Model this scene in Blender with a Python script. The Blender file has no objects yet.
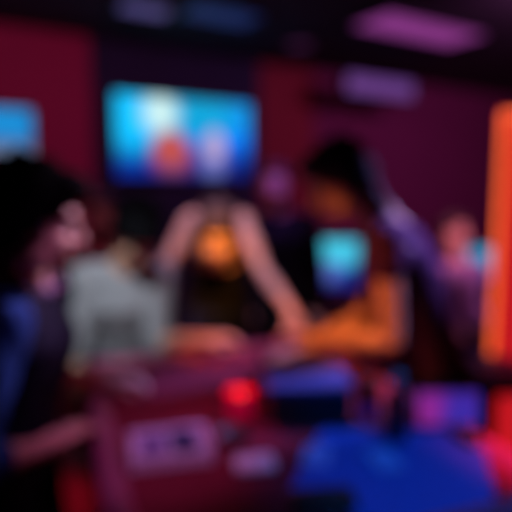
import bpy, bmesh, math, random
from mathutils import Vector, Matrix, noise
random.seed(7)
R = math.radians
V = Vector
sc = bpy.context.scene
COL = sc.collection

# ------------------------------------------------------------------ camera, world, lights, exposure
CAM_Z, PITCH, FPX = 1.6, math.atan(66 / 549), 549.0
cd = bpy.data.cameras.new('camera')
cam = bpy.data.objects.new('camera', cd)
COL.objects.link(cam)
cam.location = (0, 0, CAM_Z)
cam.rotation_euler = (R(90) - PITCH, 0, 0)
cd.sensor_width = 36
cd.lens = 36 * FPX / 512
cd.clip_start = 0.05
cd.dof.use_dof = True            # the photograph is thrown out of focus: the lens is focused very close
cd.dof.focus_distance = 0.30
cd.dof.aperture_fstop = 2.35
sc.camera = cam

sc.view_settings.view_transform = 'Standard'
sc.view_settings.look = 'None'
sc.view_settings.gamma = 1
sc.view_settings.exposure = 0
sc.view_settings.use_curve_mapping = False

w = bpy.data.worlds.new('world')
sc.world = w
w.use_nodes = True
w.node_tree.nodes['Background'].inputs[0].default_value = (0.20, 0.08, 0.30, 1)
w.node_tree.nodes['Background'].inputs[1].default_value = 0.02


def spot(name, loc, target, color, power, angle=60, blend=0.6, size=0.08):
    l = bpy.data.lights.new(name, 'SPOT')
    l.color, l.energy, l.spot_size, l.spot_blend, l.shadow_soft_size = color, power, R(angle), blend, size
    o = bpy.data.objects.new(name, l)
    COL.objects.link(o)
    o.location = loc
    o.rotation_euler = (V(target) - V(loc)).to_track_quat('-Z', 'Y').to_euler()
    return o


def area(name, loc, target, color, power, sx, sy):
    l = bpy.data.lights.new(name, 'AREA')
    l.shape = 'RECTANGLE'
    l.color, l.energy, l.size, l.size_y = color, power, sx, sy
    o = bpy.data.objects.new(name, l)
    COL.objects.link(o)
    o.location = loc
    o.rotation_euler = (V(target) - V(loc)).to_track_quat('-Z', 'Y').to_euler()
    return o


# added coloured spots from unseen sources (invented fixtures are built further down)
SPOTS = [
    # location, target, colour, watts, cone
    ((0.20, -0.10, 2.76), (-0.18, 2.54, 1.29), (1.0, 0.34, 0.06), 900, 6.8),    # amber on the bowed face
    ((-0.35, 0.75, 2.76), (0.36, 2.02, 0.97), (1.0, 0.26, 0.06), 250, 15.5),      # amber on the bare forearms
    ((1.60, 2.32, 2.76), (0.60, 2.03, 1.54), (0.32, 0.30, 1.0), 460, 21),       # violet on the maroon back
    ((-0.35, 1.75, 2.76), (-0.14, 2.62, 1.25), (0.78, 0.54, 0.88), 115, 36),    # lilac on the spread arms
    ((0.75, 0.75, 2.76), (0.48, 1.36, 0.9), (0.02, 0.26, 1.0), 72, 32),         # blue on the mat
    ((-0.15, 0.55, 2.76), (-0.29, 1.46, 0.9), (0.75, 0.25, 0.72), 66, 22),      # magenta on the table
    ((0.90, 2.60, 2.76), (-0.47, 1.36, 1.45), (0.75, 0.46, 0.78), 420, 10),     # lilac on the nearest face
    ((-0.30, 0.40, 2.76), (-0.62, 2.34, 1.04), (0.80, 0.84, 0.95), 340, 12.8),  # dim white on the grey shirt
    ((0.25, 2.75, 2.76), (0.14, 3.42, 1.62), (0.32, 0.12, 1.0), 125, 19),        # violet on the person in black
    ((0.90, 1.95, 2.76), (1.40, 4.0, 1.20), (1.0, 0.30, 0.52), 300, 11),        # pink on the distant person
    ((1.05, 0.9, 2.76), (0.77, 1.40, 0.9), (1.0, 0.03, 0.06), 460, 15),         # red on the table's outer rail
    ((-1.65, 1.9, 2.76), (-1.08, 2.62, 0.0), (1.0, 0.03, 0.12), 300, 13),       # red on the carpet
    ((0.10, 0.55, 2.76), (-0.17, 2.20, 0.99), (1.0, 0.28, 0.14), 330, 7),       # amber on the hand on the far rail
    ((-0.28, 0.62, 2.76), (0.15, 2.40, 1.06), (1.0, 0.28, 0.10), 260, 5.5),      # amber on the meeting hands
]
for sp in SPOTS:
    spot('stage_light', sp[0], sp[1], sp[2], sp[3], sp[4])
area('wall_wash', (-0.6, 2.6, 2.80), (-1.6, 5.0, 1.6), (1.0, 0.26, 0.60), 13.5, 1.6, 0.2)  # area lights added to brighten the walls, source unseen
area('wall_wash', (2.6, 3.2, 2.80), (4.0, 7.4, 1.6), (0.9, 0.28, 0.75), 52, 1.8, 0.2)


# ------------------------------------------------------------------ helpers
def lin(r, g, b):
    f = lambda c: ((c / 255) / 12.92 if c / 255 <= 0.04045 else ((c / 255 + 0.055) / 1.055) ** 2.4)
    return (f(r), f(g), f(b))


def ray(px, py):
    c, s = math.cos(PITCH), math.sin(PITCH)
    a, b = (px - 256) / FPX, (256 - py) / FPX
    return V((a, c + b * s, -s + b * c))


def at(px, py, Y):
    d = ray(px, py)
    return V((0, 0, CAM_Z)) + d * (Y / d.y)


TZ = 0.90


def tab(px, py, z=TZ):
    d = ray(px, py)
    return V((0, 0, CAM_Z)) + d * ((z - CAM_Z) / d.z)


def mat(name, color, rough=0.6, metal=0.0, noise_scale=0, noise_amt=0.25, bump=0.0, bump_scale=60, emit=None, estr=0.0, spec=None, sss=0.0):
    m = bpy.data.materials.new(name)
    m.use_nodes = True
    nt = m.node_tree
    b = nt.nodes['Principled BSDF']
    b.inputs['Base Color'].default_value = (*color, 1)
    b.inputs['Roughness'].default_value = rough
    b.inputs['Metallic'].default_value = metal
    if spec is not None:
        b.inputs['Specular IOR Level'].default_value = spec
    if sss:
        b.inputs['Subsurface Weight'].default_value = sss
        b.inputs['Subsurface Radius'].default_value = (0.012, 0.005, 0.003)
        b.inputs['Subsurface Scale'].default_value = 1.0
    tc = nt.nodes.new('ShaderNodeTexCoord')
    if noise_scale:
        n = nt.nodes.new('ShaderNodeTexNoise')
        n.inputs['Scale'].default_value = noise_scale
        n.inputs['Detail'].default_value = 4
        nt.links.new(tc.outputs['Object'], n.inputs['Vector'])
        mx = nt.nodes.new('ShaderNodeMix')
        mx.data_type = 'RGBA'
        mx.inputs['A'].default_value = (*[c * (1 - noise_amt) for c in color], 1)
        mx.inputs['B'].default_value = (*[min(1, c * (1 + noise_amt)) for c in color], 1)
        nt.links.new(n.outputs['Fac'], mx.inputs['Factor'])
        nt.links.new(mx.outputs['Result'], b.inputs['Base Color'])
    if bump:
        n2 = nt.nodes.new('ShaderNodeTexNoise')
        n2.inputs['Scale'].default_value = bump_scale
        n2.inputs['Detail'].default_value = 5
        nt.links.new(tc.outputs['Object'], n2.inputs['Vector'])
        bp = nt.nodes.new('ShaderNodeBump')
        bp.inputs['Strength'].default_value = bump
        bp.inputs['Distance'].default_value = 0.01
        nt.links.new(n2.outputs['Fac'], bp.inputs['Height'])
        nt.links.new(bp.outputs['Normal'], b.inputs['Normal'])
    if emit:
        b.inputs['Emission Color'].default_value = (*emit, 1)
        b.inputs['Emission Strength'].default_value = estr
    return m


def screen_mat(name, base, blobs, strength):
    """A lit display: a base colour with soft elliptical shapes (cx, cy, rx, ry, softness, colour) in the screen's own 0..1 frame."""
    m = bpy.data.materials.new(name)
    m.use_nodes = True
    nt = m.node_tree
    b = nt.nodes['Principled BSDF']
    b.inputs['Base Color'].default_value = (0.01, 0.01, 0.012, 1)
    b.inputs['Roughness'].default_value = 0.5
    b.inputs['Specular IOR Level'].default_value = 0.08
    tc = nt.nodes.new('ShaderNodeTexCoord')
    prev = None
    for cx, cy, rx, ry, soft, col in blobs:
        mp = nt.nodes.new('ShaderNodeVectorMath')
        mp.operation = 'SUBTRACT'
        nt.links.new(tc.outputs['UV'], mp.inputs[0])
        mp.inputs[1].default_value = (cx, cy, 0)
        ml = nt.nodes.new('ShaderNodeVectorMath')
        ml.operation = 'MULTIPLY'
        nt.links.new(mp.outputs[0], ml.inputs[0])
        ml.inputs[1].default_value = (1 / rx, 1 / ry, 0)
        ln = nt.nodes.new('ShaderNodeVectorMath')
        ln.operation = 'LENGTH'
        nt.links.new(ml.outputs[0], ln.inputs[0])
        mr = nt.nodes.new('ShaderNodeMapRange')
        mr.interpolation_type = 'SMOOTHSTEP'
        mr.inputs['From Min'].default_value = 1 - soft
        mr.inputs['From Max'].default_value = 1 + soft
        mr.inputs['To Min'].default_value = 1
        mr.inputs['To Max'].default_value = 0
        nt.links.new(ln.outputs['Value'], mr.inputs['Value'])
        mx = nt.nodes.new('ShaderNodeMix')
        mx.data_type = 'RGBA'
        nt.links.new(mr.outputs['Result'], mx.inputs['Factor'])
        if prev is None:
            mx.inputs['A'].default_value = (*base, 1)
        else:
            nt.links.new(prev, mx.inputs['A'])
        mx.inputs['B'].default_value = (*col, 1)
        prev = mx.outputs['Result']
    nt.links.new(prev, b.inputs['Emission Color'])
    b.inputs['Emission Strength'].default_value = strength
    return m


def link(name, bm, m, parent=None, smooth=True, loc=None):
    me = bpy.data.meshes.new(name)
    bmesh.ops.recalc_face_normals(bm, faces=bm.faces)
    bm.to_mesh(me)
    bm.free()
    if smooth:
        for p in me.polygons:
            p.use_smooth = True
    o = bpy.data.objects.new(name, me)
    COL.objects.link(o)
    me.materials.append(m)
    if parent:
        o.parent = parent
    if loc is not None:
        o.location = loc
    return o


def tag(o, label, cat, group=None):
    o['label'], o['category'] = label, cat
    if group:
        o['group'] = group
    return o


def thing(name, label, cat, loc, rz=0, group=None):
    o = bpy.data.objects.new(name, None)
    COL.objects.link(o)
    o.location = loc
    o.rotation_euler = (0, 0, rz)
    o.empty_display_size = 0.05
    return tag(o, label, cat, group)


def struct(o):
    o['kind'] = 'structure'
    return o


def box(bm, c, s, rot=None, bevel=0.0, seg=2):
    r = bmesh.ops.create_cube(bm, size=1)
    vs = r['verts']
    bmesh.ops.scale(bm, vec=V(s), verts=vs)
    if bevel:
        es = list({e for v in vs for e in v.link_edges})
        rb = bmesh.ops.bevel(bm, geom=es, offset=bevel, segments=seg, affect='EDGES', profile=0.5)
        vs = list({v for f in rb['faces'] for v in f.verts} | {v for v in vs if v.is_valid})
    M = Matrix.Translation(V(c)) @ (rot.to_4x4() if rot else Matrix.Identity(4))
    bmesh.ops.transform(bm, matrix=M, verts=vs)
    return vs


def prism(bm, pts, z0, z1):
    b = [bm.verts.new((p[0], p[1], z0)) for p in pts]
    t = [bm.verts.new((p[0], p[1], z1)) for p in pts]
    n = len(pts)
    bm.faces.new(b[::-1])
    bm.faces.new(t)
    for i in range(n):
        bm.faces.new((b[i], b[(i + 1) % n], t[(i + 1) % n], t[i]))


def lathe(bm, prof, c=(0, 0, 0), n=28):
    rings = []
    for r, z in prof:
        rings.append([bm.verts.new((c[0] + max(r, 1e-4) * math.cos(2 * math.pi * k / n), c[1] + max(r, 1e-4) * math.sin(2 * math.pi * k / n), c[2] + z)) for k in range(n)])
    for a, b in zip(rings, rings[1:]):
        for k in range(n):
            bm.faces.new((a[k], a[(k + 1) % n], b[(k + 1) % n], b[k]))
    bm.faces.new(rings[0][::-1])
    bm.faces.new(rings[-1])


def frame_of(d, hint=(0, 0, 1)):
    d = V(d).normalized()
    h = V(hint)
    if abs(d.dot(h.normalized())) > 0.97:
        h = V((1, 0, 0)) if abs(d.x) < 0.9 else V((0, 1, 0))
    x = h.cross(d).normalized()
    return x, d.cross(x).normalized(), d


def loft(bm, rings, n=20):
    """rings: (centre, xaxis, yaxis, rx, ry), closed at both ends"""
    rr = []
    for c, x, y, rx, ry in rings:
        rr.append([bm.verts.new(V(c) + x * (rx * math.cos(2 * math.pi * k / n)) + y * (ry * math.sin(2 * math.pi * k / n))) for k in range(n)])
    for a, b in zip(rr, rr[1:]):
        for k in range(n):
            bm.faces.new((a[k], a[(k + 1) % n], b[(k + 1) % n], b[k]))
    bm.faces.new(rr[0][::-1])
    bm.faces.new(rr[-1])


def cap(bm, p0, r0, p1, r1, n=14, flat=1.0, hint=(0, 0, 1)):
    p0, p1 = V(p0), V(p1)
    d = p1 - p0
    if d.length < 1e-5:
        d = V((0, 0, 1e-4))
    x, y, d = frame_of(d, hint)
    rings = []
    for k in range(1, 5):
        a = R(90 * k / 4)
        rings.append((p0 - d * (r0 * math.cos(a)), x, y, r0 * math.sin(a), r0 * flat * math.sin(a)))
    for k in range(4, 0, -1):
        a = R(90 * k / 4)
        rings.append((p1 + d * (r1 * math.cos(a)), x, y, r1 * math.sin(a), r1 * flat * math.sin(a)))
    loft(bm, rings, n)


def chain(bm, pts, rads, n=14):
    for i in range(len(pts) - 1):
        cap(bm, pts[i], rads[i], pts[i + 1], rads[i + 1], n)


def ell(bm, M, c, r, n=20):
    res = bmesh.ops.create_uvsphere(bm, u_segments=n, v_segments=n // 2 + 2, radius=1)
    bmesh.ops.transform(bm, matrix=M @ Matrix.Translation(V(c)) @ Matrix.Diagonal((*r, 1)), verts=res['verts'])


def remesh(name, bm, m, parent, voxel, smooth_it=4, wrinkle=0.0, wscale=9.0, seed=0):
    """fuse the overlapping volumes into ONE continuous surface"""
    me = bpy.data.meshes.new(name)
    bmesh.ops.recalc_face_normals(bm, faces=bm.faces)
    bm.to_mesh(me)
    bm.free()
    t = bpy.data.objects.new('fuse', me)
    COL.objects.link(t)
    md = t.modifiers.new('r', 'REMESH')
    md.mode = 'VOXEL'
    md.voxel_size = voxel
    md.use_smooth_shade = True
    if smooth_it:
        s = t.modifiers.new('s', 'SMOOTH')
        s.factor = 0.5
        s.iterations = smooth_it
    dg = bpy.context.evaluated_depsgraph_get()
    dg.update()
    out = bpy.data.meshes.new_from_object(t.evaluated_get(dg))
    bpy.data.objects.remove(t)
    bpy.data.meshes.remove(me)
    if wrinkle:
        ns = [v.normal.copy() for v in out.vertices]
        for v, nn in zip(out.vertices, ns):
            q = v.co * wscale + V((seed * 3.1, 0, 0))
            f = noise.noise(V((q.x * 1.6, q.y * 1.6, q.z * 0.7))) + 0.5 * noise.noise(q * 2.3)
            v.co += nn * (f * wrinkle)
    for p in out.polygons:
        p.use_smooth = True
    out.name = name
    out.materials.clear()
    out.materials.append(m)
    o = bpy.data.objects.new(name, out)
    COL.objects.link(o)
    if parent:
        o.parent = parent
        o.matrix_parent_inverse = Matrix.Translation(parent.location).inverted()
    return o


def ik(a, b, l1, l2, pole):
    """middle joint of a two-bone limb from a to b; the end is pulled in when out of reach"""
    a, b = V(a), V(b)
    d = b - a
    L = min(d.length, (l1 + l2) * 0.995)
    u = d.normalized()
    b2 = a + u * L
    ca = max(-1, min(1, (l1 * l1 + L * L - l2 * l2) / (2 * l1 * L)))
    p = V(pole) - u * V(pole).dot(u)
    p.normalize()
    return a + u * (l1 * ca) + p * (l1 * math.sqrt(max(0, 1 - ca * ca))), b2


# ------------------------------------------------------------------ materials
M_maroon = mat('maroon_paint', (0.150, 0.012, 0.075), 0.8, noise_scale=3, noise_amt=0.12, bump=0.05)
M_crimson = mat('crimson_panel', (0.33, 0.008, 0.075), 0.75, noise_scale=4, noise_amt=0.1, bump=0.05)
M_red = mat('red_panel', (0.21, 0.006, 0.022), 0.75, noise_scale=4, noise_amt=0.1, bump=0.05)
M_darkpanel = mat('dark_panel', (0.009, 0.008, 0.045), 0.8, noise_scale=5)
M_ceil = mat('dark_ceiling', (0.022, 0.010, 0.030), 0.9, noise_scale=6)
M_floor = mat('red_carpet', (0.11, 0.007, 0.018), 0.95, noise_scale=5)
M_black = mat('black_plastic', (0.010, 0.010, 0.012), 0.45, bump=0.02, bump_scale=200)
M_blackmetal = mat('black_metal', (0.02, 0.02, 0.024), 0.35, metal=0.8, bump=0.02)
M_felt = mat('red_felt', (0.19, 0.005, 0.024), 0.95, noise_scale=120, noise_amt=0.2, bump=0.2, bump_scale=300)
M_rail = mat('maroon_leather', (0.34, 0.06, 0.15), 0.4, noise_scale=30, noise_amt=0.15, bump=0.15, bump_scale=120)
M_white = mat('pale_card', (0.75, 0.70, 0.78), 0.6, noise_scale=40, noise_amt=0.04)
M_blue = mat('blue_mat', (0.015, 0.10, 0.55), 0.75, noise_scale=80, noise_amt=0.15, bump=0.15, bump_scale=250)
M_skin_w = mat('skin_light', (0.70, 0.42, 0.31), 0.5, noise_scale=30, noise_amt=0.06, bump=0.03, bump_scale=150, sss=0.1)
M_skin_t = mat('skin_tan', (0.58, 0.33, 0.22), 0.5, noise_scale=30, noise_amt=0.06, bump=0.03, bump_scale=150, sss=0.1)
M_hair = mat('black_hair', (0.004, 0.004, 0.006), 0.5, spec=0.35, noise_scale=60, noise_amt=0.4, bump=0.5, bump_scale=90)
M_hair_m = mat('matt_black_hair', (0.003, 0.003, 0.004), 0.8, spec=0.05, noise_scale=60, noise_amt=0.4, bump=0.5, bump_scale=90)
M_hair_b = mat('brown_hair', (0.035, 0.018, 0.014), 0.5, noise_scale=60, noise_amt=0.4, bump=0.5, bump_scale=90)
M_eye = mat('eye', (0.55, 0.53, 0.5), 0.2, noise_scale=5, noise_amt=0.03)
M_lip = mat('lips', (0.40, 0.13, 0.11), 0.45, noise_scale=40, noise_amt=0.1)


def cloth(name, c, rough=0.85):
    m = mat(name, c, rough, noise_scale=50, noise_amt=0.18, bump=0.2, bump_scale=220)
    m.node_tree.nodes['Principled BSDF'].inputs['Specular IOR Level'].default_value = 0.15
    return m


M_navy = cloth('navy_cloth', (0.006, 0.006, 0.022))
M_navyblue = cloth('blue_cloth', (0.012, 0.05, 0.22))
M_grey = cloth('grey_cloth', (0.22, 0.23, 0.24))
M_blackcloth = cloth('black_cloth', (0.005, 0.005, 0.006))
M_darkmaroon = cloth('dark_maroon_cloth', (0.085, 0.022, 0.075))
M_lilac = cloth('lilac_cloth', (0.45, 0.28, 0.50))
M_redcloth = cloth('dull_red_cloth', (0.25, 0.06, 0.07))
M_denim = cloth('dark_denim', (0.015, 0.02, 0.06))
M_shoe = mat('dark_shoe', (0.02, 0.018, 0.018), 0.5, noise_scale=40)

# ------------------------------------------------------------------ the room
RU, RV = V((0.855, 0.519, 0)), V((0.519, -0.855, 0))     # along the back wall / out of it into the room
W0 = V((-1.36, 4.94, 0))
RROT = Matrix.Rotation(math.atan2(0.519, 0.855), 3, 'Z')
CEIL = 2.9


def wall_s(px):
    k = (px - 256) / FPX
    return (1.36 + 4.94 * k) / (0.855 - 0.519 * k)


def wall_panel(name, s0, s1, z0, z1, t0, t1, m):
    """a slab on the back wall: s along it, t out of it"""
    bm = bmesh.new()
    c = W0 + RU * ((s0 + s1) / 2) + RV * ((t0 + t1) / 2) + V((0, 0, (z0 + z1) / 2))
    box(bm, c, (s1 - s0, abs(t1 - t0), z1 - z0), RROT, 0.004)
    return link(name, bm, m, smooth=False)


S0, S1, T1 = -3.0, 7.2, 8.2
struct(wall_panel('wall_back', S0, S1, 0, CEIL, -0.15, 0, M_maroon))
struct(wall_panel('wall_left', S0 - 0.15, S0, 0, CEIL, -0.15, T1, M_maroon))
struct(wall_panel('wall_right', S1, S1 + 0.15, 0, CEIL, -0.15, T1, M_maroon))
struct(wall_panel('wall_front', S0 - 0.15, S1 + 0.15, 0, CEIL, T1, T1 + 0.15, M_maroon))
struct(wall_panel('floor', S0 - 0.15, S1 + 0.15, -0.12, 0, -0.15, T1 + 0.15, M_floor))
struct(wall_panel('ceiling', S0 - 0.15, S1 + 0.15, CEIL, CEIL + 0.12, -0.15, T1 + 0.15, M_ceil))
sA, sB, sC = wall_s(95), wall_s(257), wall_s(311)
struct(wall_panel('trim_1', S0, sA, 0.12, CEIL, 0, 0.03, M_crimson))
struct(wall_panel('trim_2', sA, sB, 0.12, CEIL, 0, 0.05, M_darkpanel))
struct(wall_panel('trim_3', sB, sC, 0.12, CEIL - 0.02, 0, 0.03, M_red))
struct(wall_panel('baseboard_back', S0, S1, 0, 0.12, 0, 0.03, M_black))


def wall_face_quad(bm, c, wdt, hgt, rot, uvflip=False):
    """upright flat rectangle with 0..1 UV, facing the room (local -Y)"""
    uv = bm.loops.layers.uv.new('UVMap')
    co = [(-.5, 0, -.5), (.5, 0, -.5), (.5, 0, .5), (-.5, 0, .5)]
    vs = [bm.verts.new(V(c) + rot @ V((x * wdt, 0, z * hgt))) for x, _, z in co]
    f = bm.faces.new(vs)
    for lp, (x, _, z) in zip(f.loops, co):
        lp[uv].uv = (x + .5, z + .5)


def display(name, label, cat, centre, wdt, hgt, rot, smat, depth=0.05, bez=0.018):
    t = thing(name, label, cat, centre)
    bm = bmesh.new()
    box(bm, rot @ V((0, depth * .5, 0)), (wdt + 2 * bez, depth, hgt + 2 * bez), rot, 0.006)
    link('housing', bm, M_black, t, smooth=False)
    bm = bmesh.new()
    for sx, sz, ax, az in ((0, 1, wdt + 2 * bez, bez), (0, -1, wdt + 2 * bez, bez), (1, 0, bez, hgt), (-1, 0, bez, hgt)):
        box(bm, rot @ V((sx * (wdt + bez) / 2, -0.004, sz * (hgt + bez) / 2)), (ax, 0.012, az), rot, 0.002)
    link('bezel', bm, M_black, t, smooth=False)
    bm = bmesh.new()
    wall_face_quad(bm, rot @ V((0, -0.003, 0)), wdt, hgt, rot)
    o = link('screen', bm, smat, t, smooth=False)
    return t


cy, bl, dk = lin(10, 170, 225), lin(20, 130, 250), lin(0, 45, 150)
TVM = screen_mat('tv_picture', lin(0, 116, 252), [
    (0.50, 0.02, 1.10, 0.36, 0.6, lin(2, 28, 120)),
    (0.02, 0.10, 0.24, 0.55, 0.6, lin(0, 40, 150)),
    (0.45, 0.85, 0.55, 0.36, 0.6, lin(2, 158, 208)),
    (0.10, 0.72, 0.22, 0.40, 0.6, lin(8, 190, 250)),
    (0.31, 0.80, 0.11, 0.24, 0.7, lin(205, 236, 232)),
    (0.70, 0.24, 0.10, 0.30, 0.45, lin(95, 105, 180)),
    (0.71, 0.42, 0.075, 0.20, 0.35, lin(180, 160, 200)),
    (0.39, 0.20, 0.15, 0.18, 0.45, lin(115, 58, 105)),
    (0.38, 0.36, 0.13, 0.22, 0.35, lin(185, 78, 74)),
], 1.13)
tl, tr = wall_s(109), wall_s(244.5)
tvc = W0 + RU * ((tl + tr) / 2) + RV * 0.16
tv_w = (tr - tl) * 0.955
tv_z = 1.6 + 0.098 * 1.0
display('wall_television', 'large wall television showing a bright cyan picture with a red figure', 'television',
        (tvc.x, tvc.y, 2.075), tv_w, 0.715, RROT, TVM)
bm = bmesh.new()
box(bm, RROT @ V((0, 0.10, 0)), (0.4, 0.10, 0.3), RROT, 0.004)
link('wall_bracket', bm, M_blackmetal, [o for o in COL.objects if o.name == 'wall_television'][0], smooth=False)

TV2 = screen_mat('tv_picture_blue', lin(14, 110, 200), [
    (0.7, 0.05, 0.7, 0.30, 0.5, lin(105, 120, 150)),
    (0.75, 0.75, 0.35, 0.35, 0.6, lin(20, 150, 225)),
], 0.9)
t2 = W0 + RU * (wall_s(36) - 0.40) + RV * 0.11
display('wall_television', 'small blue wall television on the crimson panel above the nearest head', 'television',
        (t2.x, t2.y, 2.05), 0.78, 0.38, RROT, TV2)
bm = bmesh.new()
box(bm, RROT @ V((0, 0.065, 0)), (0.25, 0.045, 0.2), RROT, 0.004)
link('wall_bracket', bm, M_blackmetal, [o for o in COL.objects if o.name == 'wall_television.001'][0], smooth=False)


# ceiling lights
def ceiling_panel(label, cx, cyy, a, b, col, strength, group=None, rot=RROT):
    t = thing('ceiling_light', label, 'ceiling light', (cx, cyy, CEIL), 0, group)
    bm = bmesh.new()
    for sx, sy, wx, wy in ((0, 1, a + .06, .03), (0, -1, a + .06, .03), (1, 0, .03, b), (-1, 0, .03, b)):
        box(bm, rot @ V((sx * (a + .03) / 2, sy * (b + .03) / 2, -0.02)), (wx, wy, 0.04), rot, 0.003)
    link('frame', bm, M_blackmetal, t, smooth=False)
    bm = bmesh.new()
    box(bm, V((0, 0, -0.012)), (a, b, 0.02), rot, 0.003)
    link('diffuser', bm, mat('diffuser', (0.3, 0.25, 0.3), 0.5, noise_scale=3, noise_amt=.05, emit=col, estr=strength), t, smooth=False)
    return t


pk = tab(422, 27, CEIL)
ceiling_panel('wide pink ceiling light panel above the bowing person in maroon', pk.x, pk.y, 1.15, 0.44, lin(126, 50, 124), 1.08)
ceiling_panel('small lilac ceiling light panel in front of the large television', *tab(145, 6, CEIL).to_2d(), 0.36, 0.26, lin(72, 60, 118), 1.0)
ceiling_panel('dim deep blue ceiling light panel beside the small lilac panel', *tab(222, 12, CEIL).to_2d(), 0.56, 0.36, lin(0, 22, 70), 1.0)
t = thing('ceiling_downlight', 'faint round purple downlight in the ceiling above the red wall strip', 'ceiling light', tab(300, 42, CEIL))
bm = bmesh.new()
lathe(bm, [(0.15, 0), (0.15, -0.03), (0.12, -0.035), (0.115, -0.01)])
link('ring', bm, M_blackmetal, t)
bm = bmesh.new()
lathe(bm, [(0.115, -0.005), (0.115, -0.02), (0.05, -0.028)])
link('diffuser', bm, mat('downlight_glow', (0.2, 0.15, 0.2), 0.5, noise_scale=3, emit=lin(62, 26, 62), estr=1.0), t)

lb = at(378, 88, 5.75)
t = thing('hanging_light_box', 'lilac light box hanging on rods in front of the maroon wall', 'light box', lb)
bm = bmesh.new()
box(bm, (0, 0, 0), (0.94, 0.10, 0.21), RROT, 0.01)
link('housing', bm, M_blackmetal, t, smooth=False)
bm = bmesh.new()
box(bm, RROT @ V((0, -0.05, 0)), (0.90, 0.012, 0.17), RROT, 0.004)
link('light_panel', bm, mat('light_panel_glow', (0.05, 0.04, 0.06), 0.5, noise_scale=3, emit=lin(98, 60, 134), estr=.88), t, smooth=False)
for sx in (-0.35, 0.35):
    bm = bmesh.new()
    q = RROT @ V((sx, 0, 0))
    cap(bm, q + V((0, 0, 0.12)), 0.008, q + V((0, 0, CEIL - lb.z - 0.008)), 0.008)
    link('rod', bm, M_blackmetal, t)

# invented fixtures under the ceiling for the added coloured spots
first_lamp = None
lampnames = ['amber stage lamp aimed at the bowed face of the person in the black top', 'amber stage lamp aimed at the black box on the table',
             'violet stage lamp aimed at the back of the person in maroon', 'lilac stage lamp aimed at the spread arms of the person in the black top',
             'blue stage lamp aimed at the blue mat', 'magenta stage lamp aimed at the white tray',
             'lilac stage lamp aimed at the nearest face', 'white stage lamp aimed at the grey shirt',
             'violet stage lamp aimed at the person in black', 'pink stage lamp aimed at the distant person in lilac',
             'red stage lamp aimed at the outer table rail', 'red stage lamp aimed at the carpet behind the people in navy and grey', 'amber stage lamp aimed at the bare hand of the person in grey', 'amber stage lamp aimed at the two meeting hands over the far rail']
for sp, lab in zip(SPOTS, lampnames):
    p = V(sp[0])
    d = (V(sp[1]) - p).normalized()
    t = thing('stage_lamp', lab, 'lamp', (p.x, p.y, CEIL), 0, 'stage lamps under the ceiling')
    bm = bmesh.new()
    x, y, dd = frame_of(d)
    o0 = p - V((p.x, p.y, CEIL))
    rings = [(o0 - d * .16, x, y, .03, .03), (o0 - d * .15, x, y, .055, .055), (o0 - d * .015, x, y, .065, .065), (o0 - d * .012, x, y, .055, .055), (o0 - d * .09, x, y, .05, .05)]
    loft(bm, rings)
    link('lamp_head', bm, M_blackmetal, t, smooth=False)
    bm = bmesh.new()
    cap(bm, V((0, 0, -0.01)), .018, o0 - d * .13, .012)
    link('bracket', bm, M_blackmetal, t)

for o in [o for o in COL.objects if o.type == 'LIGHT' and o.data.type == 'AREA']:  # made-up housings for the added wall area lights
    n = o.rotation_euler.to_matrix()
    t = thing('wash_light', 'long wash light bar aimed at the ' + ('crimson wall' if o.location.x < 0 else 'maroon wall'), 'lamp', (o.location.x, o.location.y, CEIL))
    c0 = V((0, 0, o.location.z - CEIL))
    bm = bmesh.new()
    box(bm, c0 + n @ V((0, 0, .035)), (o.data.size + .04, o.data.size_y + .04, .06), n, .006)
    link('housing', bm, M_blackmetal, t, smooth=False)
    for sx in (-.6, .6):
        bm = bmesh.new()
        q0 = c0 + n @ V((sx, 0, .05))
        cap(bm, q0, .01, V((q0.x, q0.y, -.01)), .01, 8)
        link('bracket', bm, M_blackmetal, t)

# ------------------------------------------------------------------ people


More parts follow.
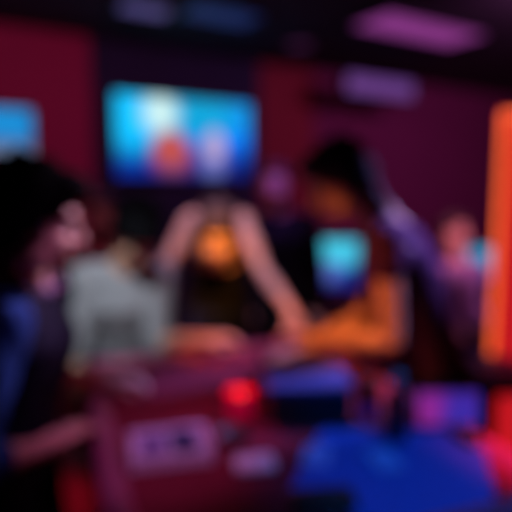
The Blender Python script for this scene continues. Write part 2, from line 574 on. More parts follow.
def person(label, loc_feet, pelvis, neck, head, look, side, skin, hairf, hair_m, shirt_m, sleeve,
           wrists=None, poles=None, hdirs=None, curls=(35, 35), scale=1.0, female=False, neckline=0.0, voxel=0.007,
           trousers_m=None, feet=None, knees=(0, 1, 0), extra=None, sleeve_m=None, seated=False, tilt=(0, 0, 1), armlen=(0.30, 0.265), hnorm=None, shw=None):
    """pelvis, neck base and head centre are points; side points to the person's own left; look is where the face points"""
    trousers_m = trousers_m or M_denim
    pelvis, neck, head = V(pelvis), V(neck), V(head)
    side = V(side).normalized()
    root = thing('person', label, 'person', (loc_feet[0], loc_feet[1], 0))
    sp = (neck - pelvis).normalized()
    fwd = side.cross(sp).normalized()          # chest direction  (left x up = forward... sign fixed below)
    fwd = -fwd if False else fwd
    sh = 0.165 if female else 0.185
    sh = (shw or sh) * scale
    shl = neck - sp * 0.045 + side * sh
    shr = neck - sp * 0.045 - side * sh
    bend = fwd * 0.02
    L = (neck - pelvis).length
    P = lambda k, f=0: pelvis + (neck - pelvis) * k + fwd * f
    if female:
        tr = [(-.16, .150, .110, 0), (-.04, .165, .118, -.005), (.10, .152, .108, 0), (.32, .122, .092, .005), (.55, .135, .105, .008), (.72, .150, .118, .015), (.86, .150, .098, .0), (.97, .105, .075, -.01)]
    else:
        tr = [(-.16, .148, .112, 0), (-.04, .160, .118, 0), (.10, .155, .112, 0), (.32, .145, .105, .005), (.55, .160, .115, .008), (.72, .178, .122, .008), (.86, .172, .100, -.005), (.97, .115, .078, -.015)]

    def torso(bm, grow, k0=-9, k1=9):
        rings = [(P(k, f), side, fwd, (rx + grow) * scale, (ry + grow) * scale) for k, rx, ry, f in tr if k0 <= k <= k1]
        loft(bm, rings, 24)

    # arms
    joints = []
    for i, (s, sgn) in enumerate(((shl, 1), (shr, -1))):
        wv = V(wrists[i]) if wrists and wrists[i] is not None else s + V((0, 0, -0.54)) + side * sgn * .05 + fwd * .05
        pole = V(poles[i]) if poles and poles[i] is not None else -fwd + side * sgn * .5
        e, wv = ik(s, wv, armlen[0] * scale, armlen[1] * scale, pole)
        joints.append((s, e, wv))
    # legs
    lj = []
    for i, sgn in enumerate((1, -1)):
        hip = pelvis + side * sgn * .09 * scale - sp * .03
        ft = V(feet[i]) if feet else V((loc_feet[0], loc_feet[1], 0)) + side * sgn * .11
        ank = V((ft.x, ft.y, 0.085))
        dist = (ank - hip).length
        l = max(0.42 * scale, dist / 1.985)
        kn, ank2 = ik(hip, ank, l, l, V(knees))
        lj.append((hip, kn, ank, V(ft)))

    # ---- head frame
    f = V(look).normalized()
    up = V(tilt)
    up = (up - f * up.dot(f)).normalized()
    xl = up.cross(f).normalized() * 1.0        # +X of the head: its left... (right-handed x, y=f, z=up)
    xl = f.cross(up).normalized()
    HM = Matrix.Translation(head) @ Matrix((xl, f, up)).transposed().to_4x4() @ Matrix.Scale(scale, 4)

    bm = bmesh.new()
    torso(bm, 0)
    for sgn, (s, e, wv) in zip((1, -1), joints):
        k = .88 if female else 1.0
        cap(bm, neck - sp * .03, .055 * scale, s, .058 * k * scale)
        m1 = s.lerp(e, .45)
        chain(bm, [s, m1, e], [.056 * k * scale, .050 * k * scale, .040 * k * scale])
        m2 = e.lerp(wv, .3)
        chain(bm, [e, m2, wv], [.040 * k * scale, .043 * k * scale, .027 * k * scale])
    for hip, kn, ank, ft in lj:
        chain(bm, [hip, hip.lerp(kn, .4), kn], [.088 * scale, .078 * scale, .054 * scale])
        chain(bm, [kn, kn.lerp(ank, .3), ank], [.054 * scale, .056 * scale, .036 * scale])
    # neck
    chin_back = HM @ V((0, -0.028, -0.055))
    cap(bm, neck - sp * .03, .060 * scale, chin_back, .052 * scale)
    cap(bm, neck - sp * .02 - fwd * .02, .06 * scale, HM @ V((0, -0.045, -0.02)), .05 * scale)
    # head volumes
    ell(bm, HM, (0, -.012, .032), (.074, .094, .088))
    ell(bm, HM, (0, .022, -.035), (.060, .066, .072))
    ell(bm, HM, (0, .050, -.088), (.030, .030, .022))
    ell(bm, HM, (0, .060, .036), (.056, .026, .022))          # brow
    for sg in (1, -1):
        ell(bm, HM, (sg * .040, .052, -.030), (.024, .026, .026))   # cheek
        ell(bm, HM, (sg * .045, .02, -.070), (.022, .04, .026))     # jaw corner
        ell(bm, HM, (sg * .076, -.012, -.008), (.011, .021, .033))  # ear
        ell(bm, HM, (sg * .013, .092, -.030), (.010, .013, .010))   # nostril wing
    cap(bm, HM @ V((0, .078, .020)), .010 * scale, HM @ V((0, .106, -.024)), .0125 * scale)
    ell(bm, HM, (0, .080, -.058), (.026, .013, .008))
    ell(bm, HM, (0, .078, -.069), (.022, .013, .009))
    # hands
    for i, sgn in enumerate((1, -1)):
        s, e, wv = joints[i]
        d = V(hdirs[i]).normalized() if hdirs and hdirs[i] is not None else (wv - e).normalized()
        nrm = V(hnorm[i]) if hnorm and hnorm[i] is not None else V((0, 0, 1))
        if abs(nrm.dot(d)) > .9:
            nrm = fwd
        nrm = (nrm - d * nrm.dot(d)).normalized()      # back of the hand
        acr = d.cross(nrm).normalized()                # across the palm
        # thumb side: towards the body's inside for a hand with its back up
        th = acr if acr.dot(side) * sgn < 0 else -acr
        hs = (.92 if female else 1.0) * scale
        loft(bm, [(wv - d * .02, acr, nrm, .027 * hs, .020 * hs), (wv + d * .02, acr, nrm, .032 * hs, .018 * hs), (wv + d * .06 * hs, acr, nrm, .041 * hs, .016 * hs), (wv + d * .09 * hs, acr, nrm, .041 * hs, .013 * hs), (wv + d * .10 * hs, acr, nrm, .036 * hs, .008 * hs)], 16)
        for q, (off, ln) in enumerate(((.030, .074), (.010, .083), (-.011, .076), (-.031, .060))):
            k0 = wv + d * (.088 - abs(off - .01) * .12) * hs + th * off * hs
            dirv = (d + th * off * 3.2).normalized()
            ang = 0
            pts = [k0]
            for j, fr in enumerate((.45, .32, .25)):
                ang += R(curls[i] * (0.5, 1.0, .7)[j])
                dv = dirv * math.cos(ang) - nrm * math.sin(ang)
                pts.append(pts[-1] + dv * ln * fr * hs)
            chain(bm, pts, [.0092 * hs, .0088 * hs, .0080 * hs, .0070 * hs], 10)
        b0 = wv + d * .022 * hs + th * .026 * hs
        b1 = b0 + (d * .55 + th * .75 - nrm * .25).normalized() * .040 * hs
        b2 = b1 + (d * .85 + th * .35 - nrm * .35).normalized() * .030 * hs
        b3 = b2 + (d * .95 + th * .05 - nrm * .40).normalized() * .024 * hs
        chain(bm, [b0, b1, b2, b3], [.014 * hs, .0115 * hs, .0100 * hs, .0085 * hs], 10)
    body = remesh('body', bm, skin, root, voxel, 3)
    # face details
    for sg in (1, -1):
        bm = bmesh.new()
        ell(bm, HM, (sg * .030, .068, .004), (.0125, .012, .0095), 14)
        e_ = link('eye', bm, M_eye, root)
        e_.matrix_parent_inverse = Matrix.Translation(root.location).inverted()
        bm = bmesh.new()
        ell(bm, HM, (sg * .030, .0785, .004), (.0055, .0025, .0055), 12)
        p_ = link('iris', bm, M_hair, e_)
        p_.matrix_parent_inverse = e_.matrix_parent_inverse
        e_.matrix_parent_inverse = Matrix.Translation(root.location).inverted()
        p_.matrix_parent_inverse = Matrix.Identity(4)
        bm = bmesh.new()
        chain(bm, [HM @ V((sg * .014, .086, .024)), HM @ V((sg * .03, .083, .029)), HM @ V((sg * .048, .070, .024))], [.0035, .004, .0028], 8)
        b_ = link('eyebrow', bm, hair_m, root)
        b_.matrix_parent_inverse = Matrix.Translation(root.location).inverted()
    bm = bmesh.new()
    ell(bm, HM, (0, .0865, -.0585), (.022, .0085, .0045), 14)
    ell(bm, HM, (0, .0850, -.0675), (.019, .0085, .0055), 14)
    o_ = link('lips', bm, M_lip, root)
    o_.matrix_parent_inverse = Matrix.Translation(root.location).inverted()
    # hair
    bm = bmesh.new()
    hairf(bm, HM)
    remesh('hair', bm, hair_m, root, 0.006, 3, 0.004, 40)
    # shirt
    bm = bmesh.new()
    g = .014
    torso(bm, g, -.2, .9 if neckline == 0 else .66)
    if neckline == 0:
        rings = [(P(.8), side, fwd, (.150 if female else .172) * scale + g, .10 * scale + g), (P(.95, -.012), side, fwd, .105 * scale + g, .082 * scale + g), (P(1.01, -.012), side, fwd, .07 * scale + g, .066 * scale + g)]
        loft(bm, rings, 24)
        for s, e, wv in joints:
            k = .88 if female else 1.0
            cap(bm, neck - sp * .035, (.055 if female else .060) * scale + g, s, .062 * k * scale + g)
            full = [s, s.lerp(e, .45), e, e.lerp(wv, .3), wv]
            rad = [.060 * k, .055 * k, .046 * k, .046 * k, .034 * k]
            # sleeve: fraction of the arm covered (0.25 short, 1 long)
            if sleeve_m is None and sleeve > 0:
                Ltot = [(full[j + 1] - full[j]).length for j in range(4)]
                rem = sum(Ltot) * sleeve
                for j in range(4):
                    if rem <= 0:
                        break
                    fr = min(1, rem / Ltot[j])
                    q = full[j].lerp(full[j + 1], fr)
                    cap(bm, full[j], rad[j] * scale + g, q, (rad[j] + (rad[j + 1] - rad[j]) * fr) * scale + g)
                    rem -= Ltot[j]
    else:
        for sg in (1, -1):     # straps over the shoulders
            chain(bm, [P(.64, .105) + side * sg * .085, P(.74, .125) + side * sg * .09, P(.88, .095) + side * sg * .092, neck - sp * .01 + side * sg * .092 - fwd * .01, P(.86, -.09) + side * sg * .08, P(.64, -.10) + side * sg * .07], [.017] * 6, 8)
    remesh('tank_top' if neckline else 'shirt', bm, shirt_m, root, 0.009, 4, 0.006, 11, seed=len(COL.objects))
    if sleeve_m is not None:
        for s, e, wv in joints:
            bm = bmesh.new()
            chain(bm, [s, s.lerp(e, .45), e, e.lerp(wv, .30)], [.078 * scale, .071 * scale, .062 * scale, .060 * scale])
            remesh('sleeve', bm, sleeve_m, root, 0.009, 4, 0.006, 14)
    # trousers and shoes
    bm = bmesh.new()
    torso(bm, .020, -.2, .11)
    for hip, kn, ank, ft in lj:
        chain(bm, [hip, hip.lerp(kn, .4), kn], [.103 * scale, .092 * scale, .070 * scale])
        chain(bm, [kn, kn.lerp(ank, .3), ank], [.070 * scale, .066 * scale, .056 * scale])
    remesh('trousers', bm, trousers_m, root, 0.012, 4, 0.006, 10)
    for hip, kn, ank, ft in lj:
        bm = bmesh.new()
        fd = V((fwd.x, fwd.y, 0)).normalized()
        b = V((ft.x, ft.y, 0))
        sd = V((-fd.y, fd.x, 0))
        upz = V((0, 0, 1))
        loft(bm, [(b - fd * .075 + upz * .045, sd, upz, .028, .035), (b - fd * .05 + upz * .05, sd, upz, .038, .049), (b + fd * .02 + upz * .048, sd, upz, .042, .047), (b + fd * .10 + upz * .035, sd, upz, .048, .034), (b + fd * .16 + upz * .030, sd, upz, .042, .028), (b + fd * .185 + upz * .026, sd, upz, .022, .018)], 16)
        cap(bm, b + upz * .06, .045, b + upz * .10, .047)
        remesh('shoe', bm, M_shoe, root, 0.009, 3)
    if extra:
        extra(root, dict(P=P, side=side, fwd=fwd, sp=sp, neck=neck, joints=joints, HM=HM))
    return root


def add_part(root, name, bm, m, voxel=0.008, wr=0.0):
    return remesh(name, bm, m, root, voxel, 4, wr, 14)


# hair styles in the head's own frame (x sideways, y to the face, z up)
def hair_short(bm, H):
    ell(bm, H, (0, -.024, .052), (.084, .096, .082))
    ell(bm, H, (0, -.055, .01), (.080, .068, .078))
    ell(bm, H, (0, .045, .092), (.060, .050, .030))
    for sg in (1, -1):
        ell(bm, H, (sg * .074, -.012, .032), (.012, .030, .034))


def hair_thick(bm, H):
    ell(bm, H, (0, -.028, .062), (.096, .108, .092))
    ell(bm, H, (0, -.066, .005), (.092, .078, .092))
    ell(bm, H, (0, .045, .102), (.072, .060, .040))
    rnd = random.Random(3)
    for k in range(26):
        a, b = rnd.uniform(0, 6.28), rnd.uniform(.15, 1.25)
        d = V((math.cos(a) * math.cos(b), math.sin(a) * math.cos(b) * 1.0, math.sin(b)))
        if d.y > .5 and d.z < .55:
            continue
        p = V((0, -.028, .062)) + V((d.x * .09, d.y * .10, d.z * .088))
        cap(bm, H @ p, .024, H @ (p + d * .022 + V((0, 0, -.004))), .010, 8)
    for sg in (1, -1):
        ell(bm, H, (sg * .082, -.025, .018), (.016, .040, .050))


def hair_bun(bm, H):
    hair_short(bm, H)
    ell(bm, H, (0, -.112, .065), (.045, .042, .045))
    for sg in (1, -1):
        cap(bm, H @ V((sg * .070, .035, .065)), .014, H @ V((sg * .078, .020, -.05)), .006, 8)


def hair_long(bm, H):
    hair_thick(bm, H)
    loft(bm, [(H @ V((0, -.07, .03)), H.to_3x3() @ V((1, 0, 0)), H.to_3x3() @ V((0, 1, 0)), .085, .055), (H @ V((0, -.085, -.07)), H.to_3x3() @ V((1, 0, 0)), H.to_3x3() @ V((0, 1, 0)), .078, .042), (H @ V((0, -.10, -.15)), H.to_3x3() @ V((1, 0, 0)), H.to_3x3() @ V((0, 1, 0)), .055, .03)], 18)


TU, TV_ = V((0.94, 0.342, 0)), V((0.342, -0.94, 0))
FL = V((-0.722, 2.160, 0))

# A: nearest, profile, navy top with blue sleeves, forearm on the table
aP, aN, aH = V((-0.66, 1.36, 0.93)), V((-0.60, 1.43, 1.345)), at(38, 224, 1.31)


def extraA(root, k):
    bm = bmesh.new()
    n, s, f, sp = k['neck'], k['side'], k['fwd'], k['sp']
    pts = []
    for j in range(13):
        a = R(-200 + 400 * j / 12 * .55)
        a = R(30 + 300 * j / 12)
        pts.append(n + sp * (.012) + f * (.088 * math.cos(a) - .012) + s * (.094 * math.sin(a)))
    chain(bm, pts, [.018] * 13, 10)
    add_part(root, 'collar', bm, M_lilac, .007, .002)['label'] = 'pale lilac collar'


person('person with thick black hair and navy top nearest to us, face in profile', (-0.68, 1.33), aP, aN, aH,
       (0.93, 0.30, -0.22), (-0.08, 1, 0), M_skin_w, hair_long, M_hair_m, M_navy, 0, sleeve_m=M_navyblue,
       wrists=[(-0.52, 1.86, 0.94), at(58, 440, 1.36)], armlen=(.34, .275), poles=[(-.3, .4, -1), (-.35, -.6, -1)],
       hdirs=[(.9, .2, -.1), (.34, .9, -.02)], curls=(30, 25), extra=extraA, voxel=0.0065, trousers_m=M_blackcloth, knees=(1, .3, 0))

# B: grey shirt, bowed head, forearms on the far rail
bP, bN, bH = V((-0.64, 2.53, 0.88)), V((-0.575, 2.33, 1.265)), at(137, 236, 2.20)
person('person in grey shirt with bowed black hair leaning on the table rail', (-0.64, 2.62), bP, bN, bH,
       (0.35, -0.65, -1.0), (0.94, 0.30, 0), M_skin_t, hair_thick, M_hair_m, M_grey, 0.55,
       wrists=[at(204, 340, 2.22), None], poles=[(-.1, -.1, -1), None],
       shw=.160, hdirs=[(.95, .05, .12), None], curls=(30, 22), knees=(.3, -1, 0))

# C: dim figure far behind the first two
cH = at(99, 214, 3.1)
person('person in dull red shirt standing dim between the two black haired heads', (cH.x - .04, 3.2), (cH.x - .04, 3.2, .86), (cH.x - .02, 3.16, 1.30), cH,
       (0.5, -0.85, -0.15), (0.9, 0.4, 0), M_skin_t, hair_short, M_hair_b, M_redcloth, 1.0, voxel=0.009, knees=(.4, -1, 0), scale=.96)

# D: leaning over the table in a black tank top
dP, dN, dH = V((-0.215, 3.02, 0.95)), V((-0.195, 2.735, 1.485)), at(217, 237, 2.49)
person('person in black tank top leaning over the table with arms spread wide', (-0.20, 3.05), dP, dN, dH,
       (0.05, -0.88, -0.40), (1, -0.02, 0), M_skin_w, hair_long, M_hair_b, M_blackcloth, 0, female=True, neckline=1,
       wrists=[at(291, 310, 2.42), at(140, 325, 2.62)], poles=[(-.3, .4, -.4), (-.4, .3, -.2)],
       hdirs=[(.4, -.35, -.6), (-.2, -.5, -.6)], curls=(35, 30), knees=(0, -1, 0), armlen=(.295, .265), shw=.130)

# E: dark clothes, violet face, behind
eH = at(276, 184, 3.45)
person('person in black clothes with violet lit face standing behind the table', (eH.x + .05, 3.55), (eH.x + .05, 3.55, .98), (eH.x + .03, 3.52, 1.43), eH,
       (-0.05, -0.95, -0.12), (1, 0.1, 0), M_skin_w, hair_short, M_hair_b, M_blackcloth, 1.0, voxel=0.009, trousers_m=M_blackcloth, knees=(0, -1, 0))

# F: bowing from the side over the table in dark maroon
fP, fN, fH = at(442, 385, 2.14), at(392, 232, 2.03), at(338, 186, 1.92)
person('person in dark maroon shirt bowing in from the side with bare forearms', (0.76, 2.16), fP, fN, fH,
       (-0.92, 0.0, -0.44), (-0.45, -0.89, 0.15), M_skin_t, hair_long, M_hair, M_darkmaroon, 0.13,
       armlen=(.355, .275), wrists=[at(316, 338, 2.0), at(300, 352, 2.2)], poles=[(.7, -.2, -1.5), (.3, .4, -.8)],
       hdirs=[(-.9, .3, .22), (-.95, -.3, -.05)], curls=(35, 25), knees=(-1, -.2, 0), scale=1.02, feet=[(0.66, 2.02, 0), (0.86, 2.32, 0)])

# G: far behind on the right-hand desk, seated
gH = at(455, 232, 3.98)
G0 = V((gH.x + .05, 4.02, 0))
person('person in lilac shirt sitting small in the distance by the glowing monitor', (G0.x, G0.y), (G0.x + .02, 4.03, .56), (G0.x + .02, 4.01, 1.05), gH,
       (0.6, -0.75, -0.1), (0.8, 0.6, 0), M_skin_w, hair_short, M_hair_b, M_lilac, 1.0, voxel=0.009,
       feet=[(G0.x + .12, 3.62, 0), (G0.x - .16, 3.60, 0)], knees=(0, -1, .8), wrists=[(G0.x + .12, 3.72, .66), (G0.x - .14, 3.74, .66)])

# ------------------------------------------------------------------ furniture
# main table
LU, LV = 1.07, 1.45
t = thing('game_table', 'red felt game table with a padded maroon rail, everyone leans over it', 'table', FL + TU * LU / 2 + TV_ * LV / 2)
TROT = Matrix((TU, -TV_, V((0, 0, 1)))).transposed()
bm = bmesh.new()
box(bm, V((0, 0, TZ - .03)), (LU - .1, LV - .1, .06), TROT, .004)
link('felt_top', bm, M_felt, t, smooth=False)
bm = bmesh.new()
cs = [TROT @ V((sx * (LU / 2 - .045), sy * (LV / 2 - .045), TZ - .015)) for sx, sy in ((-1, -1), (1, -1), (1, 1), (-1, 1))]
for i in range(4):
    cap(bm, cs[i], .038, cs[(i + 1) % 4], .038, 16)
remesh('rail', bm, M_rail, t, .008, 4)
COL.objects[-1].matrix_parent_inverse = Matrix.Identity(4)
bm = bmesh.new()
for sx, sy, ax, ay in ((0, 1, LU - .18, .03), (0, -1, LU - .18, .03), (1, 0, .03, LV - .18), (-1, 0, .03, LV - .18)):
    box(bm, TROT @ V((sx * (LU / 2 - .09), sy * (LV / 2 - .09), TZ - .115)), (ax, ay, .11), TROT, .004)
link('apron', bm, M_black, t, smooth=False)
for sx, sy in ((-1, -1), (1, -1), (1, 1), (-1, 1)):
    bm = bmesh.new()
    q = TROT @ V((sx * (LU / 2 - .13), sy * (LV / 2 - .13), 0))
    box(bm, q + V((0, 0, (TZ - .06) / 2)), (.07, .07, TZ - .06), TROT, .006)
    link('leg', bm, M_black, t, smooth=False)

# desks with monitors
MON = screen_mat('monitor_picture', lin(60, 70, 170), [
    (0.5, 0.05, .9, .45, .5, lin(10, 35, 130)),
    (0.5, 0.78, .6, .36, .5, lin(70, 205, 235)),
    (0.45, 0.35, .2, .2, .6, lin(90, 110, 200))], 1.0)
MON2 = screen_mat('monitor_picture_teal', lin(8, 115, 175), [
    (0.5, 0.75, .6, .45, .6, lin(50, 165, 215)),
    (0.4, 0.1, .5, .25, .6, lin(70, 70, 170))], 0.85)


def desk(label, c, wdt, dep, h=.75):
    t = thing('desk', label, 'desk', c)
    bm = bmesh.new()
    box(bm, V((0, 0, h - .015)), (wdt, dep, .03), None, .004)
    link('desktop', bm, M_black, t, smooth=False)
    for sx in (-1, 1):
        for sy in (-1, 1):
            bm = bmesh.new()
            box(bm, V((sx * (wdt / 2 - .04), sy * (dep / 2 - .04), (h - .03) / 2)), (.04, .04, h - .03), None, .003)
            link('leg', bm, M_blackmetal, t, smooth=False)
    return t


def monitor(label, c, wdt, hgt, rz, m, deskz=.75):
    rot = Matrix.Rotation(rz, 3, 'Z')
    t = display('monitor', label, 'monitor', c, wdt, hgt, rot, m, .03, .01)
    bm = bmesh.new()
    cap(bm, rot @ V((0, .05, 0)), .015, rot @ V((0, .05, deskz - c.z + .03)), .015)
    link('stand', bm, M_blackmetal, t)
    bm = bmesh.new()
    box(bm, rot @ V((0, .03, deskz - c.z + .006)), (.2, .16, .012), rot, .004)
    link('base', bm, M_blackmetal, t, smooth=False)
    return t


m1 = at(333, 264, 4.0)
desk('black desk under the cyan monitor behind the bowing person', (m1.x + .02, 4.12, 0), .9, .6)
monitor('monitor glowing cyan and blue beneath the face of the bowing person', m1, .38, .36, 0, MON)
m2 = at(484, 264, 4.25)
desk('black desk beside the red cabinet under a small monitor', (m2.x + .28, 4.42, 0), .8, .55)
monitor('small teal monitor glowing beside the red cabinet', m2, .30, .26, R(6), MON2)

# seat of the distant person
def stool(label, c, h, r, m, cat='stool', back=False):
    t = thing('bar_stool', label, cat, c)
    bm = bmesh.new()
    lathe(bm, [(r * .6, h - .07), (r * .95, h - .068), (r, h - .045), (r, h - .02), (r * .93, h), (r * .5, h + .006), (.01, h + .007)])
    link('seat', bm, m, t)
    bm = bmesh.new()
    lathe(bm, [(.028, .02), (.028, h - .07)], n=18)
    link('post', bm, M_blackmetal, t)
    bm = bmesh.new()
    lathe(bm, [(.20, 0), (.20, .012), (.17, .022), (.05, .035), (.03, .05)])
    link('base', bm, M_blackmetal, t)
    if h > .6:
        bm = bmesh.new()
        n = 20
        pts = [V((.13 * math.cos(2 * math.pi * k / n), .13 * math.sin(2 * math.pi * k / n), .28)) for k in range(n + 1)]
        chain(bm, pts, [.01] * (n + 1), 8)
        for a in (0, 90, 180, 270):
            cap(bm, V((0, 0, .28)), .008, V((.13 * math.cos(R(a)), .13 * math.sin(R(a)), .28)), .008, 8)
        link('footrest', bm, M_blackmetal, t)
    return t


stool('low black stool under the distant person in lilac', (G0.x + .02, 4.06, 0), .44, .19, M_black)
sq = at(492, 368, 2.5)
stool('bar stool with dark blue round seat in front of the red cabinet', (sq.x, sq.y, 0), sq.z + .01, .21, cloth('blue_vinyl', (0.03, 0.07, 0.5), .4))

# glowing cabinet at the edge
cabx, caby, cabh = at(494.5, 200, 2.95).x, 2.95, 2.02
crot = Matrix.Rotation(R(-24), 3, 'Z')
cc = V((cabx, caby, 0)) + crot @ V((.35, .30, 0))
t = thing('arcade_cabinet', 'tall red glowing cabinet with orange neon edge behind the bar stool', 'cabinet', cc, R(-24))
M_cab = mat('red_cabinet', (0.5, 0.015, 0.02), .4, noise_scale=4, noise_amt=.08, emit=lin(190, 14, 26), estr=.0)
M_cabglow = mat('red_backlit_panel', (0.4, 0.01, 0.02), .4, noise_scale=4, noise_amt=.06, emit=lin(192, 22, 32), estr=1.0)
bm = bmesh.new()
box(bm, V((0, 0, cabh / 2)), (.70, .60, cabh), None, .012)
link('housing', bm, M_cab, t, smooth=False)
bm = bmesh.new()
box(bm, V((.01, -.303, cabh / 2)), (.60, .012, cabh - .14), None, .004)
link('backlit_panel', bm, M_cabglow, t, smooth=False)
bm = bmesh.new()
zz = cabh - .03
chain(bm, [V((-.325, -.315, .05)), V((-.325, -.315, zz)), V((.325, -.315, zz)), V((.325, -.315, .05))], [.0145] * 4, 12)
link('neon_edge', bm, mat('orange_neon', (.8, .25, .1), .4, noise_scale=3, noise_amt=.02, emit=lin(236, 92, 44), estr=1.75), t)

# ------------------------------------------------------------------ things on the table
# black box with lavender lid
p0, p1 = tab(268, 428), tab(350, 428)
bw = .245
bc = V(((p0.x + p1.x) / 2, p0.y + .13, TZ))
t = thing('storage_box', 'black box with a lavender lid in the middle of the table', 'box', bc, R(4))
bm = bmesh.new()
box(bm, (0, 0, .052), (bw, .24, .104), None, .006)
link('box_body', bm, M_black, t, smooth=False)
bm = bmesh.new()
box(bm, (0, 0, .113), (bw + .02, .26, .022), None, .006)
link('lid', bm, mat('lavender_lid', (.055, .065, .24), .55, noise_scale=20, noise_amt=.06), t, smooth=False)

# candle
c = tab(240, 416)
t = thing('candle_holder', 'red glass candle holder glowing on the red felt', 'candle', c)
bm = bmesh.new()
lathe(bm, [(.030, 0), (.040, .006), (.045, .04), (.043, .075), (.046, .08), (.041, .078), (.040, .04), (.034, .010), (.01, .008)])
link('glass', bm, mat('red_glass_glow', (.6, .005, .03), .2, noise_scale=8, noise_amt=.05, emit=lin(185, 0, 58), estr=.42), t)
bm = bmesh.new()
lathe(bm, [(.030, .012), (.030, .045), (.01, .047)])
link('wax', bm, mat('red_wax', (.6, .05, .06), .5, noise_scale=20), t)
bm = bmesh.new()
lathe(bm, [(.001, .047), (.006, .054), (.007, .062), (.003, .074), (.0005, .082)], n=12)
link('flame', bm, mat('flame', (1, .4, .1), .5, noise_scale=20, emit=(1, .25, .05), estr=.8), t)
cl = bpy.data.lights.new('candle_light', 'POINT')
cl.color, cl.energy, cl.shadow_soft_size = (1, .02, .08), .5, .03
clo = bpy.data.objects.new('candle_light', cl)
COL.objects.link(clo)
clo.parent = t
clo.location = (0, 0, .13)

# ashtray
c = tab(233, 441)
bm = bmesh.new()
lathe(bm, [(.036, 0), (.045, .004), (.050, .026), (.047, .028), (.042, .026), (.038, .008), (.01, .007)])
tag(link('ashtray', bm, M_black, None, loc=c), 'small black bowl between the candle and the pale card', 'bowl')

# pale card pad near the camera
c = tab(254, 466)
t = thing('card_deck', 'pale deck of cards lying alone near the table front', 'cards', c, R(8))
bm = bmesh.new()
box(bm, (0, 0, .006), (.098, .068, .012), None, .003)
link('card_stack', bm, M_white, t, smooth=False)
bm = bmesh.new()
box(bm, (.003, .002, .0128), (.098, .068, .0014), Matrix.Rotation(R(3), 3, 'Z'), .0004)
link('top_card', bm, M_white, t, smooth=False)

# white tray with decks inside
c = tab(170, 453)
t = thing('card_tray', 'pale open tray beside the nearest hand holding small dark decks', 'tray', c, R(14))
M_tray = mat('pale_tray', (.80, .68, .85), .5, noise_scale=20, noise_amt=.05)
bm = bmesh.new()
box(bm, (0, 0, .004), (.21, .17, .008), None, .002)
link('base', bm, M_tray, t, smooth=False)
bm = bmesh.new()
for sx, sy, ax, ay in ((0, 1, .21, .012), (0, -1, .21, .012), (1, 0, .012, .146), (-1, 0, .012, .146)):
    box(bm, (sx * .099, sy * .079, .018), (ax, ay, .036), None, .003)
link('rim', bm, M_tray, t, smooth=False)
dk_m = mat('dark_blue_card_back', (.03, .035, .14), .6, noise_scale=60)
for k, (dx, dy, rz, hh, m_, lab) in enumerate(((.036, .014, 18, .030, dk_m, 'dark blue deck of cards standing inside the pale tray'),
                                              (-.046, .000, 9, .016, mat('violet_card_back', (.22, .14, .40), .6, noise_scale=60), 'violet deck of cards beside the dark blue one inside the tray'))):
    bm = bmesh.new()
    box(bm, (0, 0, hh / 2), (.066, .092, hh), None, .003)
    tag(link('card_deck', bm, m_, None, smooth=False, loc=c + V((dx, dy, .0085))), lab, 'cards').rotation_euler = (0, 0, R(rz))

# blue mat and the things on it
q = [tab(322, 430), tab(466, 430), tab(484, 446), tab(494, 490), tab(494, 520), tab(352, 528), tab(350, 496), tab(288, 494)]
# the mat keeps clear of the rail
pts = [(v.x, v.y) for v in q]
bm = bmesh.new()
prism(bm, pts, TZ + .0005, TZ + .005)
tag(link('game_mat', bm, M_blue, None, smooth=False), 'bright blue cloth mat covering the near corner of the table', 'mat')
mp = mat('pale_blue_card', (.22, .36, .9), .6, noise_scale=60)  # thin slabs of lighter blue on the mat
for px, py, rz, lab in ((317, 458, -12, 'pale blue card by the outer edge of the blue mat'), (384, 462, 10, 'pale blue card in the middle of the blue mat')):
    c = tab(px, py)
    bm = bmesh.new()
    box(bm, (0, 0, .002), (.070, .11, .003), None, .0008)
    o = tag(link('playing_card', bm, mp, None, smooth=False, loc=(c.x, c.y, TZ + .0055)), lab, 'card')
    o.rotation_euler = (0, 0, R(rz))
# dark pouch at the bottom edge
c = tab(322, 506)
bm = bmesh.new()
box(bm, (0, 0, .012), (.15, .07, .022), None, .009, 3)
tag(link('pouch', bm, M_black, None, loc=(c.x, c.y, TZ + .0055)), 'flat black pouch on the near edge of the blue mat', 'pouch').rotation_euler = (0, 0, R(6))

# cocktail glass
c = tab(367, 421)
t = thing('cocktail_glass', 'tall glass of red and violet drink beneath the bent elbow', 'glass', c)
bm = bmesh.new()
lathe(bm, [(.027, 0), (.030, .004), (.034, .155), (.0325, .156), (.0285, .012), (.01, .010)])
gm = mat('clear_glass', (.95, .95, 1), .05)
gm.node_tree.nodes['Principled BSDF'].inputs['Transmission Weight'].default_value = 1
gm.node_tree.nodes['Principled BSDF'].inputs['IOR'].default_value = 1.1
link('glass', bm, gm, t)
bm = bmesh.new()
lathe(bm, [(.0270, .0125), (.0292, .058), (.01, .0585)])
link('violet_layer', bm, mat('violet_drink', (.16, .02, .75), .3, noise_scale=30, noise_amt=.1, emit=lin(50, 10, 150), estr=.0), t)
bm = bmesh.new()
lathe(bm, [(.0292, .0592), (.0318, .135), (.01, .136)])
link('red_layer', bm, mat('red_drink', (.45, .05, .02), .3, noise_scale=30, noise_amt=.1), t)
bm = bmesh.new()
cap(bm, V((-.01, 0, .06)), .003, V((.026, .01, .20)), .003, 8)
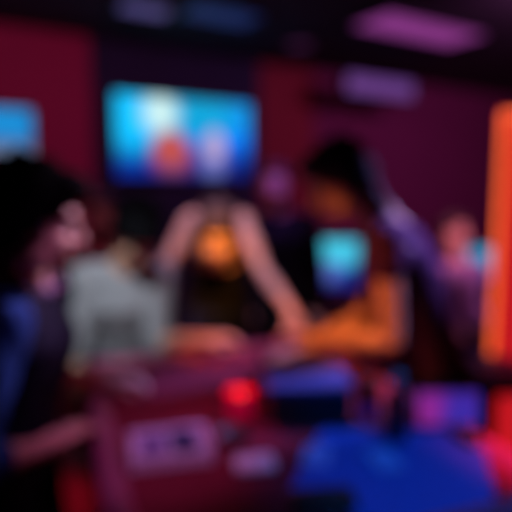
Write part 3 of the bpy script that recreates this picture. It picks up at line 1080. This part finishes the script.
link('straw', bm, M_black, t)

# dark bottle
c = tab(396, 441)
t = thing('bottle', 'small black bottle with grey cap standing at the edge of the blue mat', 'bottle', (c.x, c.y, TZ + .0055))
bm = bmesh.new()
lathe(bm, [(.026, 0), (.029, .004), (.029, .11), (.024, .13), (.014, .145), (.013, .16)])
link('bottle_body', bm, mat('black_glass', (.008, .008, .012), .15, noise_scale=10), t)
bm = bmesh.new()
lathe(bm, [(.016, .158), (.017, .160), (.017, .188), (.014, .192)])
link('cap', bm, mat('grey_cap', (.25, .30, .36), .4, noise_scale=20), t)

# tablet
TAB = screen_mat('tablet_picture', lin(70, 38, 165), [
    (0.18, .45, .30, .6, .7, lin(150, 40, 150)),
    (0.72, .3, .3, .5, .7, lin(60, 45, 175))], .85)
c = tab(447, 430)
tt = display('tablet', 'small tablet with glowing purple screen standing on the blue mat', 'tablet', V((c.x, c.y, TZ + .067)), .180, .098,
             Matrix.Rotation(R(-8), 3, 'X'), TAB, .010, .007)
bm = bmesh.new()
cap(bm, V((0, .012, .0)), .004, V((0, .07, -.0575)), .004, 8)
cap(bm, V((-.03, .07, -.0575)), .004, V((.03, .07, -.0575)), .004, 8)
link('kickstand', bm, M_blackmetal, tt)

# mouse
c = tab(464, 441)
t = thing('computer_mouse', 'black computer mouse in front of the purple tablet', 'mouse', (c.x, c.y, TZ + .0055), R(20))
bm = bmesh.new()
loft(bm, [(V((0, -.048, .006)), V((1, 0, 0)), V((0, 0, 1)), .012, .005), (V((0, -.042, .012)), V((1, 0, 0)), V((0, 0, 1)), .026, .012), (V((0, -.01, .018)), V((1, 0, 0)), V((0, 0, 1)), .031, .018), (V((0, .03, .014)), V((1, 0, 0)), V((0, 0, 1)), .028, .014), (V((0, .048, .007)), V((1, 0, 0)), V((0, 0, 1)), .014, .006)])
link('mouse_shell', bm, M_black, t)
bm = bmesh.new()
cap(bm, V((-.003, .024, .029)), .005, V((.003, .024, .029)), .005, 12)
link('scroll_wheel', bm, M_blackmetal, t)
